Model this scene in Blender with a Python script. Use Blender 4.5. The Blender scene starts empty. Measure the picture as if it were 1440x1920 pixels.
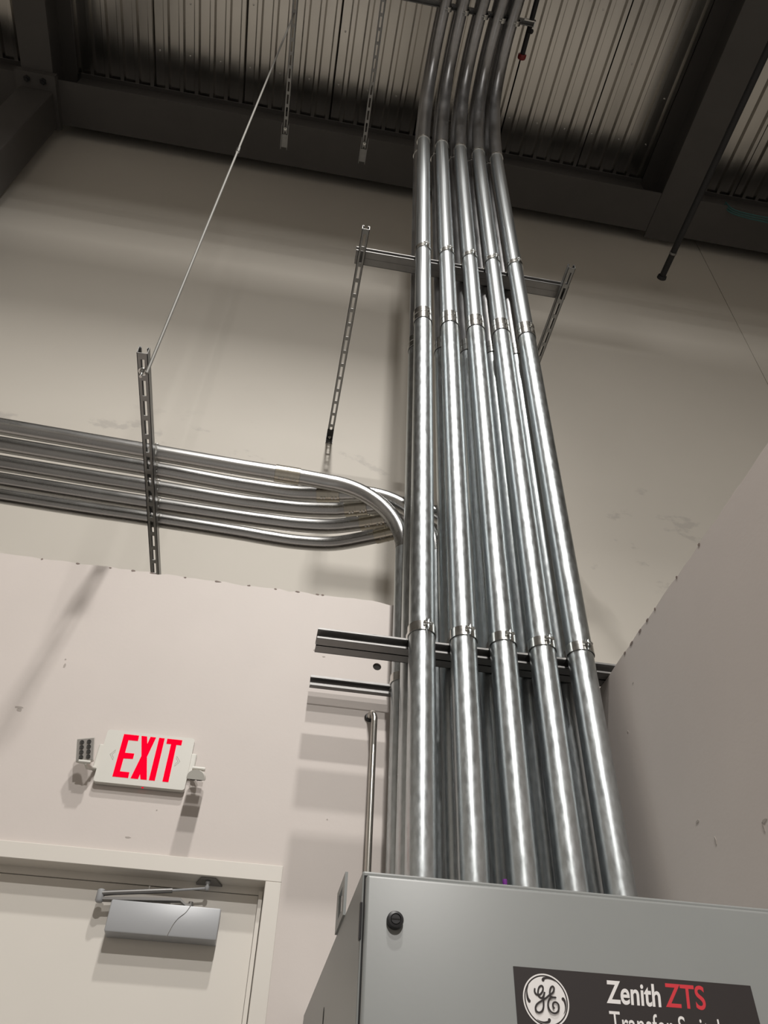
import bpy, bmesh, math, random
from mathutils import Vector, Matrix
random.seed(7)
PI = math.pi
S = bpy.context.scene
COL = S.collection
C = 1.25                       # height of the camera above the floor; z below is measured from the camera

# ------------------------------------------------------------------ camera, world, lights, exposure
cam_d = bpy.data.cameras.new('camera')
cam = bpy.data.objects.new('camera', cam_d); COL.objects.link(cam)
cam_d.sensor_fit = 'HORIZONTAL'; cam_d.sensor_width = 36.0; cam_d.lens = 1500 / 1440 * 36
cam_d.clip_start = 0.02; cam_d.clip_end = 100
def cam_basis(yaw, pitch, roll):
    fw = Vector((math.sin(yaw) * math.cos(pitch), math.cos(yaw) * math.cos(pitch), math.sin(pitch)))
    rt = Vector((math.cos(yaw), -math.sin(yaw), 0)); dn = fw.cross(rt)
    c, s = math.cos(roll), math.sin(roll)
    return c * rt + s * dn, -s * rt + c * dn, fw
_r, _d, _f = cam_basis(math.radians(8.187), math.radians(44.287), math.radians(-2.2395))
cam.matrix_world = Matrix(((_r.x, -_d.x, -_f.x, 0), (_r.y, -_d.y, -_f.y, 0), (_r.z, -_d.z, -_f.z, C), (0, 0, 0, 1)))
S.camera = cam

w = bpy.data.worlds.new('world'); S.world = w; w.use_nodes = True
w.node_tree.nodes['Background'].inputs[0].default_value = (0.5, 0.48, 0.45, 1)
w.node_tree.nodes['Background'].inputs[1].default_value = 0.02

def high_bay(x, y, z, power, sx, sy):
    l = bpy.data.lights.new('high_bay_lamp', 'AREA'); l.shape = 'RECTANGLE'; l.size = sx; l.size_y = sy
    l.energy = power; l.color = (1.0, 0.965, 0.922)
    o = bpy.data.objects.new('high_bay_lamp', l); COL.objects.link(o); o.location = (x, y, z + C)
high_bay(0.15, -0.75, 7.2, 245, 0.26, 0.26)
high_bay(0.15, -2.9, 7.15, 260, 0.34, 0.34)
high_bay(0.15, -6.6, 7.15, 640, 0.34, 0.34)

S.view_settings.view_transform = 'Standard'; S.view_settings.look = 'None'
S.view_settings.gamma = 1.0; S.view_settings.use_curve_mapping = False
S.view_settings.exposure = 0.0

# ------------------------------------------------------------------ materials
def mat(name, col, rough=0.5, metal=0.0, emit=None, strength=1.0, vary=0.0, scale=(8, 8, 8), detail=4, rvary=0.0,
        bump=0.0, bscale=(60, 60, 60), stain=None, spec=0.5, aniso=None):
    m = bpy.data.materials.new(name); m.use_nodes = True
    nt = m.node_tree; b = nt.nodes['Principled BSDF']
    b.inputs['Base Color'].default_value = (*col, 1); b.inputs['Roughness'].default_value = rough
    b.inputs['Metallic'].default_value = metal; b.inputs['Specular IOR Level'].default_value = spec
    if emit:
        b.inputs['Emission Color'].default_value = (*emit, 1); b.inputs['Emission Strength'].default_value = strength
    geo = nt.nodes.new('ShaderNodeNewGeometry')
    def noise(sc, det=4, rough_=0.55):
        mp = nt.nodes.new('ShaderNodeMapping'); mp.inputs['Scale'].default_value = sc
        nt.links.new(geo.outputs['Position'], mp.inputs['Vector'])
        n = nt.nodes.new('ShaderNodeTexNoise'); n.inputs['Scale'].default_value = 1.0
        n.inputs['Detail'].default_value = det; n.inputs['Roughness'].default_value = rough_
        nt.links.new(mp.outputs[0], n.inputs['Vector']); return n.outputs['Fac']
    colsock = None
    if vary or rvary:
        f = noise(scale, detail)
        if vary:
            r = nt.nodes.new('ShaderNodeMapRange'); r.inputs['From Min'].default_value = 0.3; r.inputs['From Max'].default_value = 0.7
            r.inputs['To Min'].default_value = 1 - vary; r.inputs['To Max'].default_value = 1 + vary
            nt.links.new(f, r.inputs['Value'])
            mx = nt.nodes.new('ShaderNodeVectorMath'); mx.operation = 'SCALE'
            mx.inputs[0].default_value = col; nt.links.new(r.outputs[0], mx.inputs['Scale'])
            colsock = mx.outputs[0]
        if rvary:
            r2 = nt.nodes.new('ShaderNodeMapRange'); r2.inputs['From Min'].default_value = 0.3; r2.inputs['From Max'].default_value = 0.7
            r2.inputs['To Min'].default_value = rough - rvary; r2.inputs['To Max'].default_value = rough + rvary
            nt.links.new(f, r2.inputs['Value']); nt.links.new(r2.outputs[0], b.inputs['Roughness'])
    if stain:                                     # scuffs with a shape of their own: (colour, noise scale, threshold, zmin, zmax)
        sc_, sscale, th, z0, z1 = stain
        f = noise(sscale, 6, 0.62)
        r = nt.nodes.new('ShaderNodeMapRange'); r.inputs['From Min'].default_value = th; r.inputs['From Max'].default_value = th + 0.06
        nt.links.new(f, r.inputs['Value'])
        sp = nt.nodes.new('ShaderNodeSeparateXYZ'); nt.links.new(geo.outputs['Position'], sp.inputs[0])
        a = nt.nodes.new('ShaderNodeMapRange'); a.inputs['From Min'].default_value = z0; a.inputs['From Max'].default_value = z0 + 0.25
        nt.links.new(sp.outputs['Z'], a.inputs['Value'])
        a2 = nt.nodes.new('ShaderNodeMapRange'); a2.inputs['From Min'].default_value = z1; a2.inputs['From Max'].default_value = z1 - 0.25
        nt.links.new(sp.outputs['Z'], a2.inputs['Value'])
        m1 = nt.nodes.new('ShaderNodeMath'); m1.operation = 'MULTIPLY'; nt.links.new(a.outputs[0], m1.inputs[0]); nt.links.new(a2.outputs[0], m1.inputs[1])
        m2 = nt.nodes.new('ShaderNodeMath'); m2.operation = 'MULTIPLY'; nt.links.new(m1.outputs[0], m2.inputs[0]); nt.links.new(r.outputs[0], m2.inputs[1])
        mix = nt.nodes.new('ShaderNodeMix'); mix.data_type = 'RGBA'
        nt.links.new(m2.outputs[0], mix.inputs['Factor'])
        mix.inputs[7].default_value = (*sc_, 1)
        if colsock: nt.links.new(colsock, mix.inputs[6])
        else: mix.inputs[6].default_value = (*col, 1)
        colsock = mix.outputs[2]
    if colsock: nt.links.new(colsock, b.inputs['Base Color'])
    if bump:
        f = noise(bscale, 3)
        bp = nt.nodes.new('ShaderNodeBump'); bp.inputs['Strength'].default_value = bump; bp.inputs['Distance'].default_value = 0.002
        nt.links.new(f, bp.inputs['Height']); nt.links.new(bp.outputs[0], b.inputs['Normal'])
    return m

M = {}
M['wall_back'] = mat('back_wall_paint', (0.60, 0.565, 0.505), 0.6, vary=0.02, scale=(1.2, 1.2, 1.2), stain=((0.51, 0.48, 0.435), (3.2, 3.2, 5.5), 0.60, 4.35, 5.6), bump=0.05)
M['far'] = mat('far_wall_paint', (0.45, 0.425, 0.39), 0.6)
M['wall'] = mat('wall_paint', (0.62, 0.565, 0.53), 0.55, vary=0.025, scale=(2.5, 2.5, 2.5), bump=0.08, bscale=(90, 90, 90))
M['wall_edge'] = mat('raw_board', (0.30, 0.26, 0.23), 0.9)
M['door'] = mat('door_paint', (0.70, 0.665, 0.61), 0.42, vary=0.015, scale=(3, 3, 3))
M['floor'] = mat('sealed_concrete', (0.20, 0.19, 0.18), 0.4, vary=0.12, scale=(1.5, 1.5, 1.5))
M['steel'] = mat('grey_primer_steel', (0.075, 0.070, 0.066), 0.6, vary=0.08, scale=(2, 2, 2))
M['roof'] = mat('roof_board', (0.08, 0.08, 0.08), 0.9)
M['deck'] = mat('galvanised_deck', (0.66, 0.64, 0.61), 0.24, 1.0, vary=0.07, scale=(5, 1.2, 5), rvary=0.03)
M['galv'] = mat('galvanised_conduit', (0.545, 0.58, 0.595), 0.34, 1.0, vary=0.12, scale=(70, 70, 26), detail=6, rvary=0.05)
M['brushed'] = mat('ribbed_conduit', (0.55, 0.58, 0.595), 0.36, 1.0, vary=0.26, scale=(330, 330, 1.2), detail=2, rvary=0.03)
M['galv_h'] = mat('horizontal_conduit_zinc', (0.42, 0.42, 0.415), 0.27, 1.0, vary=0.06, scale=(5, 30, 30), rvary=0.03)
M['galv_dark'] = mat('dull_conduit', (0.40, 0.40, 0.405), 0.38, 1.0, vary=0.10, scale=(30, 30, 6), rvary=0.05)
M['coupling'] = mat('bright_coupling', (0.66, 0.66, 0.64), 0.22, 1.0, vary=0.06, scale=(60, 60, 60), rvary=0.03)
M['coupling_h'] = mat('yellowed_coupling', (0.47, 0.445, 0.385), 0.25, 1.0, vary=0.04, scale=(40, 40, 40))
M['strut'] = mat('strut_zinc', (0.27, 0.27, 0.265), 0.42, 0.85, vary=0.12, scale=(20, 20, 20), rvary=0.06)
M['strut_dark'] = mat('strut_dull', (0.27, 0.265, 0.26), 0.5, 0.75, vary=0.10, scale=(14, 14, 14), rvary=0.05)
M['bolt'] = mat('zinc_bolt', (0.58, 0.58, 0.56), 0.28, 1.0)
M['gap'] = mat('dark_gap', (0.012, 0.012, 0.012), 0.8)
M['black'] = mat('black_plastic', (0.018, 0.018, 0.020), 0.38)
M['pipe_black'] = mat('black_iron_pipe', (0.014, 0.014, 0.016), 0.55)
M['red_cap'] = mat('red_end_cap', (0.20, 0.012, 0.012), 0.35)
M['cab'] = mat('grey_enamel', (0.235, 0.245, 0.24), 0.36, vary=0.03, scale=(3, 3, 3), bump=0.02, bscale=(120, 120, 120))
M['cab_side'] = M['cab']
M['plate'] = mat('nameplate_black', (0.030, 0.025, 0.025), 0.42)
M['white'] = mat('print_white', (0.80, 0.78, 0.77), 0.5)
M['red'] = mat('print_red', (0.62, 0.035, 0.05), 0.5)
M['sign'] = mat('sign_plastic', (0.66, 0.65, 0.60), 0.4)
M['sign_line'] = mat('sign_knockout_line', (0.50, 0.49, 0.45), 0.5)
M['exit'] = mat('lit_red_letter', (0.5, 0.0, 0.01), 0.9, emit=(1.0, 0.0, 0.022), strength=0.8, spec=0.02)
M['lens'] = mat('lamp_lens_plate', (0.34, 0.32, 0.30), 0.4)
M['led'] = mat('lamp_led_cup', (0.12, 0.12, 0.12), 0.12, 0.8)
M['closer'] = mat('silver_paint', (0.40, 0.41, 0.425), 0.42, 0.12)
M['closer_dark'] = mat('dark_silver_arm', (0.22, 0.215, 0.21), 0.35, 0.7)
M['purple'] = mat('purple_plastic', (0.16, 0.02, 0.24), 0.4)
M['teal'] = mat('teal_cable', (0.03, 0.12, 0.12), 0.5)
M['hole'] = mat('hole_shade', (0.02, 0.017, 0.015), 0.9)  # shade inside the drilled holes, put into the disc colour
M['chip'] = mat('bare_board_chip', (0.25, 0.20, 0.18), 0.95)
M['nick'] = mat('plaster_nick', (0.42, 0.38, 0.35), 0.9)
M['rod'] = mat('threaded_rod_zinc', (0.20, 0.195, 0.18), 0.6, 0.2)
M['tubez'] = mat('tube_zinc', (0.62, 0.60, 0.56), 0.24, 1.0)

# ------------------------------------------------------------------ mesh helpers (z given from the camera height)
OFF = {}
def fin(bm, name, m, smooth):
    bmesh.ops.recalc_face_normals(bm, faces=bm.faces)
    for f in bm.faces: f.smooth = smooth
    if smooth:
        for e in bm.edges:
            if len(e.link_faces) == 2 and e.calc_face_angle(0) > 0.7: e.smooth = False
            elif len(e.link_faces) != 2: e.smooth = False
    me = bpy.data.meshes.new(name); bm.to_mesh(me); bm.free(); me.materials.append(m); return me
def thing(name, label, cat, loc, group=None, kind=None):
    o = bpy.data.objects.new(name, None); COL.objects.link(o); o.empty_display_size = 0.05
    o.location = (loc[0], loc[1], loc[2] + C); OFF[o] = Vector((loc[0], loc[1], loc[2]))
    if kind: o['kind'] = kind
    else: o['label'] = label; o['category'] = cat
    if kind and label: o['label'] = label
    if group: o['group'] = group
    return o
def obj(name, bm, m, parent=None, smooth=False, label=None, cat=None, group=None, kind=None):
    if parent is None:
        vs = [v.co for v in bm.verts]
        lo = [min(v[i] for v in vs) for i in range(3)]; hi = [max(v[i] for v in vs) for i in range(3)]
        off = Vector(((lo[0] + hi[0]) / 2, (lo[1] + hi[1]) / 2, lo[2]))
    else: off = OFF[parent]
    bmesh.ops.translate(bm, verts=bm.verts, vec=-off)
    o = bpy.data.objects.new(name, fin(bm, name, m, smooth)); COL.objects.link(o)
    OFF[o] = off
    if parent is None: o.location = (off.x, off.y, off.z + C)
    else: o.parent = parent
    if label: o['label'] = label
    if cat: o['category'] = cat
    if group: o['group'] = group
    if kind: o['kind'] = kind
    return o
def local(name, me, parent, mtx=None):
    o = bpy.data.objects.new(name, me); COL.objects.link(o); o.parent = parent
    if mtx: o.matrix_local = mtx
    return o
def N(): return bmesh.new()
def box(bm, x0, x1, y0, y1, z0, z1):
    vs = [bm.verts.new((x, y, z)) for x in (x0, x1) for y in (y0, y1) for z in (z0, z1)]
    for f in ((0, 1, 3, 2), (4, 6, 7, 5), (0, 4, 5, 1), (2, 3, 7, 6), (0, 2, 6, 4), (1, 5, 7, 3)): bm.faces.new([vs[i] for i in f])
    return bm
def obox(bm, c, ax, h):
    c = Vector(c); vs = []
    for sx in (-1, 1):
        for sy in (-1, 1):
            for sz in (-1, 1): vs.append(bm.verts.new(c + ax[0] * (sx * h[0]) + ax[1] * (sy * h[1]) + ax[2] * (sz * h[2])))
    for f in ((0, 1, 3, 2), (4, 6, 7, 5), (0, 4, 5, 1), (2, 3, 7, 6), (0, 2, 6, 4), (1, 5, 7, 3)): bm.faces.new([vs[i] for i in f])
def bev(bm, r, seg=2, edges=None):
    bmesh.ops.bevel(bm, geom=edges or list(bm.edges), offset=r, segments=seg, affect='EDGES', profile=0.5); return bm
def frame(d):
    d = Vector(d).normalized(); u = Vector((0, 0, 1)) if abs(d.z) < 0.9 else Vector((0, -1, 0))
    a = (u - d * u.dot(d)).normalized(); return a, d.cross(a)
def tube(bm, path, r, n=20, cap=True):
    P = [Vector(p) for p in path]; rings = []
    t0 = (P[1] - P[0]).normalized(); a, b = frame(t0)
    for i, p in enumerate(P):
        t = (P[min(i + 1, len(P) - 1)] - P[max(i - 1, 0)]).normalized()
        q = t0.rotation_difference(t); a = q @ a; b = q @ b; t0 = t
        rr = r[i] if isinstance(r, (list, tuple)) else r
        rings.append([bm.verts.new(p + (a * math.cos(2 * PI * k / n) + b * math.sin(2 * PI * k / n)) * rr) for k in range(n)])
    for i in range(len(P) - 1):
        for k in range(n): bm.faces.new((rings[i][k], rings[i][(k + 1) % n], rings[i + 1][(k + 1) % n], rings[i + 1][k]))
    if cap: bm.faces.new(rings[0][::-1]); bm.faces.new(rings[-1])
    return bm
def revolve(bm, o, d, prof, n=24):                 # prof: (t along d, radius)
    o = Vector(o); d = Vector(d).normalized(); a, b = frame(d); rings = []
    for t, r in prof: rings.append([bm.verts.new(o + d * t + (a * math.cos(2 * PI * k / n) + b * math.sin(2 * PI * k / n)) * r) for k in range(n)])
    for i in range(len(rings) - 1):
        for k in range(n): bm.faces.new((rings[i][k], rings[i][(k + 1) % n], rings[i + 1][(k + 1) % n], rings[i + 1][k]))
    bm.faces.new(rings[0][::-1]); bm.faces.new(rings[-1]); return bm
def prism(bm, pts, o, u, v, depth):                # polygon pts in the (u, v) plane at o, pushed along u x v by depth
    o, u, v = Vector(o), Vector(u), Vector(v); nrm = u.cross(v)
    A = [bm.verts.new(o + u * p[0] + v * p[1]) for p in pts]; B = [bm.verts.new(o + u * p[0] + v * p[1] + nrm * depth) for p in pts]
    bm.faces.new(A); bm.faces.new(B[::-1])
    for i in range(len(A)): j = (i + 1) % len(A); bm.faces.new((A[i], A[j], B[j], B[i]))
    return bm
def spline(pts, n=8):
    P = [Vector(p) for p in pts]; out = []
    for i in range(len(P) - 1):
        p0, p1, p2, p3 = P[max(i - 1, 0)], P[i], P[i + 1], P[min(i + 2, len(P) - 1)]
        for k in range(n):
            t = k / n
            out.append(0.5 * ((2 * p1) + (p2 - p0) * t + (2 * p0 - 5 * p1 + 4 * p2 - p3) * t * t + (3 * p1 - p0 - 3 * p2 + p3) * t ** 3))
    out.append(P[-1]); return out
def arc(p0, d0, d1, r, n=12):                      # quarter-style bend starting at p0, going from direction d0 to d1
    p0, d0, d1 = Vector(p0), Vector(d0).normalized(), Vector(d1).normalized()
    ang = d0.angle(d1); nrm = (d1 - d0 * d0.dot(d1)).normalized(); c = p0 + nrm * r
    return [c - nrm * r * math.cos(ang * k / n) + d0 * r * math.sin(ang * k / n) for k in range(n + 1)]

def channel(bm, p0, p1, o, w=0.0413, d=0.0413, slots=False, t=0.0026, first=0.03):
    """strut channel: web outer face centred on p0-p1, open towards o"""
    p0, p1, o = Vector(p0), Vector(p1), Vector(o).normalized(); a = (p1 - p0); L = a.length; a.normalize(); s = a.cross(o)
    ax = (a, o, s); mid = (p0 + p1) / 2
    if not slots: obox(bm, mid + o * (t / 2), ax, (L / 2, t / 2, w / 2))
    else:
        sw = 0.0075
        for sg in (-1, 1): obox(bm, mid + o * (t / 2) + s * sg * (w / 4 + sw / 2), ax, (L / 2, t / 2, (w / 2 - sw) / 2))
        q = 0.0
        x = first
        while q < L:
            e = min(x, L); obox(bm, p0 + a * ((q + e) / 2) + o * (t / 2), ax, ((e - q) / 2, t / 2, sw)); q = e + 0.0762; x = q + 0.0254
    for sg in (-1, 1):
        obox(bm, mid + o * (d / 2) + s * sg * (w / 2 - t / 2), ax, (L / 2, d / 2, t / 2))
        obox(bm, mid + o * (d - t / 2) + s * sg * (w / 2 - 0.0048), ax, (L / 2, t / 2, 0.0048))
        obox(bm, mid + o * (d - 0.0045) + s * sg * (w / 2 - 0.0095 + t / 2), ax, (L / 2, 0.0045, t / 2))
    return bm

# two-piece strap around a conduit: axis = local Z, ears towards local -Y, strut behind at +Y
CL = {}
def clamp_meshes(r, h=0.034):
    if (r, h) in CL: return CL[(r, h)]
    t = 0.0024; halves = []
    for sg in (1, -1):
        pts = [(0.0035, -(r + 0.019)), (0.0035, -(r + 0.004))]
        for k in range(13):
            th = math.radians(6 + k * 10); pts.append(((r + 0.0016) * math.sin(th), -(r + 0.0016) * math.cos(th)))
        pts.append((pts[-1][0] - 0.002, r + 0.011))
        bm = N(); outer = []; inner = []
        for i, p in enumerate(pts):
            q0 = Vector(pts[max(i - 1, 0)]); q1 = Vector(pts[min(i + 1, len(pts) - 1)]); d = (q1 - q0).normalized(); nn = Vector((-d.y, d.x)) * -1
            inner.append(Vector(p)); outer.append(Vector(p) + nn * -t if False else Vector(p) + Vector((d.y, -d.x)) * t)
        rows = []
        for z in (-h / 2, h / 2):
            rows.append(([bm.verts.new((sg * p.x, p.y, z)) for p in inner], [bm.verts.new((sg * p.x, p.y, z)) for p in outer]))
        (i0, o0), (i1, o1) = rows
        for k in range(len(pts) - 1):
            for q in ((i0[k], i0[k + 1], i1[k + 1], i1[k]), (o0[k], o1[k], o1[k + 1], o0[k + 1]), (i0[k], o0[k], o0[k + 1], i0[k + 1]), (i1[k], i1[k + 1], o1[k + 1], o1[k])): bm.faces.new(q)
        bm.faces.new((i0[0], i1[0], o1[0], o0[0])); bm.faces.new((i0[-1], o0[-1], o1[-1], i1[-1]))
        halves.append(fin(bm, 'strap_half', M['coupling'], True))
    bm = revolve(N(), (-0.014, -(r + 0.012), 0.004), (1, 0, 0), [(0, 0.0062), (0.005, 0.0062), (0.005, 0.0032), (0.034, 0.0032)], 10)
    bolt = fin(bm, 'bolt', M['bolt'], True)
    bm = revolve(N(), (0.0095, -(r + 0.012), 0.004), (1, 0, 0), [(0, 0.0066), (0.006, 0.0066)], 6)
    nut = fin(bm, 'nut', M['bolt'], False)
    CL[(r, h)] = (halves, bolt, nut); return CL[(r, h)]
def clamp(loc, r, rot, label, group, h=0.034):
    t = thing('strap_clamp', label, 'pipe clamp', loc, group); t.rotation_euler = rot
    (a, b), bo, nu = clamp_meshes(r, h)
    local('strap_half', a, t); local('strap_half', b, t); local('bolt', bo, t); local('nut', nu, t)
    return t

# ------------------------------------------------------------------ the setting: hall shell
YW, YB = 2.64, 3.66
ZD = 8.96
fl = obj('floor', box(N(), -7.2, 7.7, -12.2, 3.9, -C - 0.15, -C), M['floor'], kind='structure')
wl = thing('wall_back', None, None, (0, YB, -C), kind='structure')
JX = 3.905
obj('wall_panel', box(N(), -7.0, JX - 0.004, YB, YB + 0.15, -C, 9.3), M['wall_back'], wl)
obj('wall_panel', box(N(), JX + 0.004, 7.7, YB, YB + 0.15, -C, 9.3), M['wall_back'], wl)
obj('panel_joint', box(N(), JX - 0.0045, JX + 0.0045, YB + 0.006, YB + 0.05, -C, 9.3), M['wall_edge'], wl)
obj('wall_left', box(N(), -7.2, -7.0, -12.2, 3.8, -C, 9.3), M['far'], kind='structure')
obj('wall_right_far', box(N(), 7.5, 7.7, -12.2, 3.8, -C, 9.3), M['far'], kind='structure').name = 'wall_right'
obj('wall_rear', box(N(), -7.2, 7.7, -12.2, -12.0, -C, 9.3), M['far'], kind='structure')

# ceiling: ribbed deck sheets lying on the steel
ce = thing('ceiling', None, None, (0, -4, ZD), kind='structure')
obj('roof_board', box(N(), -7.2, 7.7, -12.2, 3.9, ZD + 0.012, ZD + 0.1), M['roof'], ce)
P6 = 0.1524
def deck_sheet():
    bm = N(); prof = []
    for k in range(6):
        x = k * P6
        prof += [(x, 0), (x + 0.084, 0), (x + 0.100, -0.038), (x + 0.1364, -0.038)]
    prof += [(6 * P6, 0), (6 * P6, -0.012)]
    prof = [(0.004, -0.016)] + prof
    ys = (-12.0, 3.29)
    rows = [[bm.verts.new((x, y, z)) for x, z in prof] for y in ys]
    for i in range(len(prof) - 1): bm.faces.new((rows[0][i], rows[0][i + 1], rows[1][i + 1], rows[1][i]))
    return fin(bm, 'deck_sheet', M['deck'], False)
dsm = deck_sheet()
bm = revolve(N(), (0, 0, 0), (0, 0, -1), [(-0.002, 0.011), (0.001, 0.010), (0.003, 0.006), (0.002, 0.003)], 10)
weld = fin(bm, 'weld_dimple', M['deck'], True)
for k in range(-7, 8):
    sx = -0.277 + k * 0.9144
    if sx < -7.1 or sx > 6.9: continue
    s = local('deck_sheet', dsm, ce, Matrix.Translation((sx, 4, 0)))
    if -3 < sx < 3:
        for j in (0, 2, 4):
            local('weld_dimple', weld, s, Matrix.Translation((j * P6 + 0.047, 2.93, 0)))
        for j in range(2):
            local('weld_dimple', weld, s, Matrix.Translation((random.randrange(6) * P6 + 0.05, random.uniform(1.7, 2.5), 0)))

def wbeam(name, label, x0, x1, y0, y1, zb, zt, axis, fw_b, fw_t, extra=None):
    """I-section along axis; (x0,x1,y0,y1) give its centre line"""
    t = thing(name, None, None, ((x0 + x1) / 2, (y0 + y1) / 2, zb), kind='structure')
    def part(nm, hw, za, zc):
        if axis == 'x': obj(nm, box(N(), x0, x1, y0 - hw, y0 + hw, za, zc), M['steel'], t)
        else: obj(nm, box(N(), x0 - hw, x0 + hw, y0, y1, za, zc), M['steel'], t)
    part('bottom_flange', fw_b, zb, zb + 0.02); part('web', 0.008, zb + 0.02, zt - 0.02); part('top_flange', fw_t, zt - 0.02, zt)
    return t
ZT = ZD - 0.0385
wbeam('trim_1', None, -2.86, 3.215, 3.322, 3.322, 8.20, ZT, 'x', 0.207, 0.05)
wbeam('trim_2', None, 3.60, 7.45, 3.322, 3.322, 8.20, ZT, 'x', 0.207, 0.05)
wbeam('trim_3', None, 3.405, 3.405, -12, 3.60, 8.20, ZT, 'y', 0.185, 0.185)
wbeam('trim_4', None, -3.045, -3.045, -12, 3.60, 8.20, ZT, 'y', 0.145, 0.145)
wbeam('trim_5', None, -6.9, -3.20, 3.322, 3.322, 8.20, ZT, 'x', 0.207, 0.05)
col_t = thing('trim_6', None, None, (-3.045, 3.37, -C), kind='structure')
obj('column_shaft', bev(box(N(), -3.2, -2.89, 3.2, 3.54, -C, 8.12), 0.012, 2), M['steel'], col_t)
cp = obj('cap_plate', box(N(), -3.23, -2.86, 3.06, 3.56, 8.12, 8.20), M['steel'], col_t)
for x in (-3.12, -2.97):
    obj('cap_bolt', revolve(N(), (x, 3.12, 8.12), (0, 0, -1), [(0, 0.03), (0.02, 0.03), (0.02, 0.018), (0.035, 0.018)], 6), M['pipe_black'], col_t)

# exit wall with door opening and round holes; ragged top edge
ZTOP = 2.073
def ragged(n, amp): return [random.uniform(-amp, amp) for _ in range(n)]
XE = 1.265
def wall_front(bm, y):
    """front face of the exit wall as one sheet with its door notch and two drilled holes"""
    pts = [(-4.5, -C), (-0.935, -C), (-0.935, 0.945), (0.083, 0.945), (0.083, -C), (XE, -C), (XE, ZTOP)]
    nn = 150
    for k in range(1, nn): pts.append((XE - (XE + 4.5) * k / nn, ZTOP + random.uniform(-0.0035, 0.0035) - (random.random() < 0.08) * random.uniform(0.003, 0.009)))
    pts.append((-4.5, ZTOP))
    loops = [pts]
    for cx, cz, r in ((0.3763, 1.754, 0.0165), (0.352, 1.526, 0.0150)):
        loops.append([(cx + r * math.cos(2 * PI * k / 18), cz + r * math.sin(2 * PI * k / 18)) for k in range(18)])
    es = []
    for lp in loops:
        vs = [bm.verts.new((x, y, z)) for x, z in lp]
        es += [bm.edges.new((vs[i], vs[(i + 1) % len(vs)])) for i in range(len(vs))]
    bmesh.ops.triangle_fill(bm, use_beauty=True, use_dissolve=False, edges=es)
    return loops
bm = N(); loops = wall_front(bm, YW)
ew = thing('wall_exit', None, None, (-1.6, YW, -C), kind='structure')
r_ = bmesh.ops.extrude_face_region(bm, geom=list(bm.faces))
bmesh.ops.translate(bm, verts=[v for v in r_['geom'] if isinstance(v, bmesh.types.BMVert)], vec=(0, 0.14, 0))
obj('wall_board', bm, M['wall'], ew)
obj('drilled_hole_shade', revolve(N(), (0.3763, YW + 0.006, 1.754), (0, 1, 0), [(0, 0.0164), (0.01, 0.0164)], 18), M['hole'], ew)
obj('drilled_hole_shade', revolve(N(), (0.352, YW + 0.01, 1.526), (0, 1, 0), [(0, 0.0149), (0.01, 0.0149)], 18), M['hole'], ew)
bm = N()
for x, wd in ((0.115, 0.02), (0.135, 0.014), (0.03, 0.02), (-0.06, 0.014), (-0.17, 0.018), (-0.30, 0.03), (-0.56, 0.035), (-0.64, 0.02), (-0.73, 0.012), (-0.86, 0.016), (-1.0, 0.01), (-0.43, 0.012)):
    n = 6; pts = []
    for k in range(n): a = 2 * PI * k / n; pts.append((x + wd / 2 * math.cos(a) * random.uniform(0.6, 1.1), ZTOP - 0.002 + 0.0042 * math.sin(a) * random.uniform(0.4, 1.2)))
    prism(bm, pts, (0, YW - 0.0012, 0), (1, 0, 0), (0, 0, 1), -0.002)
obj('paint_chip', bm, M['chip'], ew, kind='stuff')
bm = N()
for x, z, a, b in ((-0.77, 1.60, 0.006, 0.012), (-0.775, 1.625, 0.004, 0.004), (-0.87, 1.415, 0.022, 0.004), (-0.865, 1.405, 0.013, 0.006), (0.165, 1.77, 0.006, 0.003), (0.125, 1.795, 0.004, 0.004), (-0.33, 1.105, 0.003, 0.003), (-0.40, 1.01, 0.012, 0.003), (0.228, 1.13, 0.003, 0.003)):
    prism(bm, [(x + a * math.cos(k * PI / 3) * random.uniform(.6, 1.1), z + b * math.sin(k * PI / 3) * random.uniform(.6, 1.1)) for k in range(6)], (0, YW - 0.0006, 0), (1, 0, 0), (0, 0, 1), -0.001)
obj('nick', bm, M['nick'], ew, kind='stuff')

# right-hand partition, its ragged top carries the lower strut
XR, ZR = 1.146, 1.577
pw = thing('wall_partition', None, None, (XR, 1.0, -C), kind='structure')
bm = N(); top = []
nn = 120; y0, y1 = -1.6, YW
va = [(y0, -C)] + [(y0 + (y1 - y0) * k / nn, ZR + random.uniform(-0.003, 0.002) - (random.random() < 0.1) * random.uniform(0.002, 0.007)) for k in range(nn + 1)] + [(y1, -C)]
A = [bm.verts.new((XR, y, z)) for y, z in va]; B = [bm.verts.new((XR + 0.12, y, z)) for y, z in va]
bm.faces.new(A); bm.faces.new(B[::-1])
for i in range(len(A)): j = (i + 1) % len(A); bm.faces.new((A[i], A[j], B[j], B[i]))
obj('wall_board', bm, M['wall'], pw)
bm = N()
for y, wd in ((1.98, 0.03), (1.92, 0.025), (2.05, 0.03), (1.86, 0.012), (1.70, 0.012), (1.55, 0.016), (2.11, 0.02)):
    pts = [(y + wd / 2 * math.cos(2 * PI * k / 6) * random.uniform(.6, 1.1), ZR - 0.004 + 0.005 * math.sin(2 * PI * k / 6)) for k in range(6)]
    prism(bm, pts, (XR - 0.0012, 0, 0), (0, 1, 0), (0, 0, 1), 0.002)
obj('paint_chip', bm, M['chip'], pw, kind='stuff')
bm = N()
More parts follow.
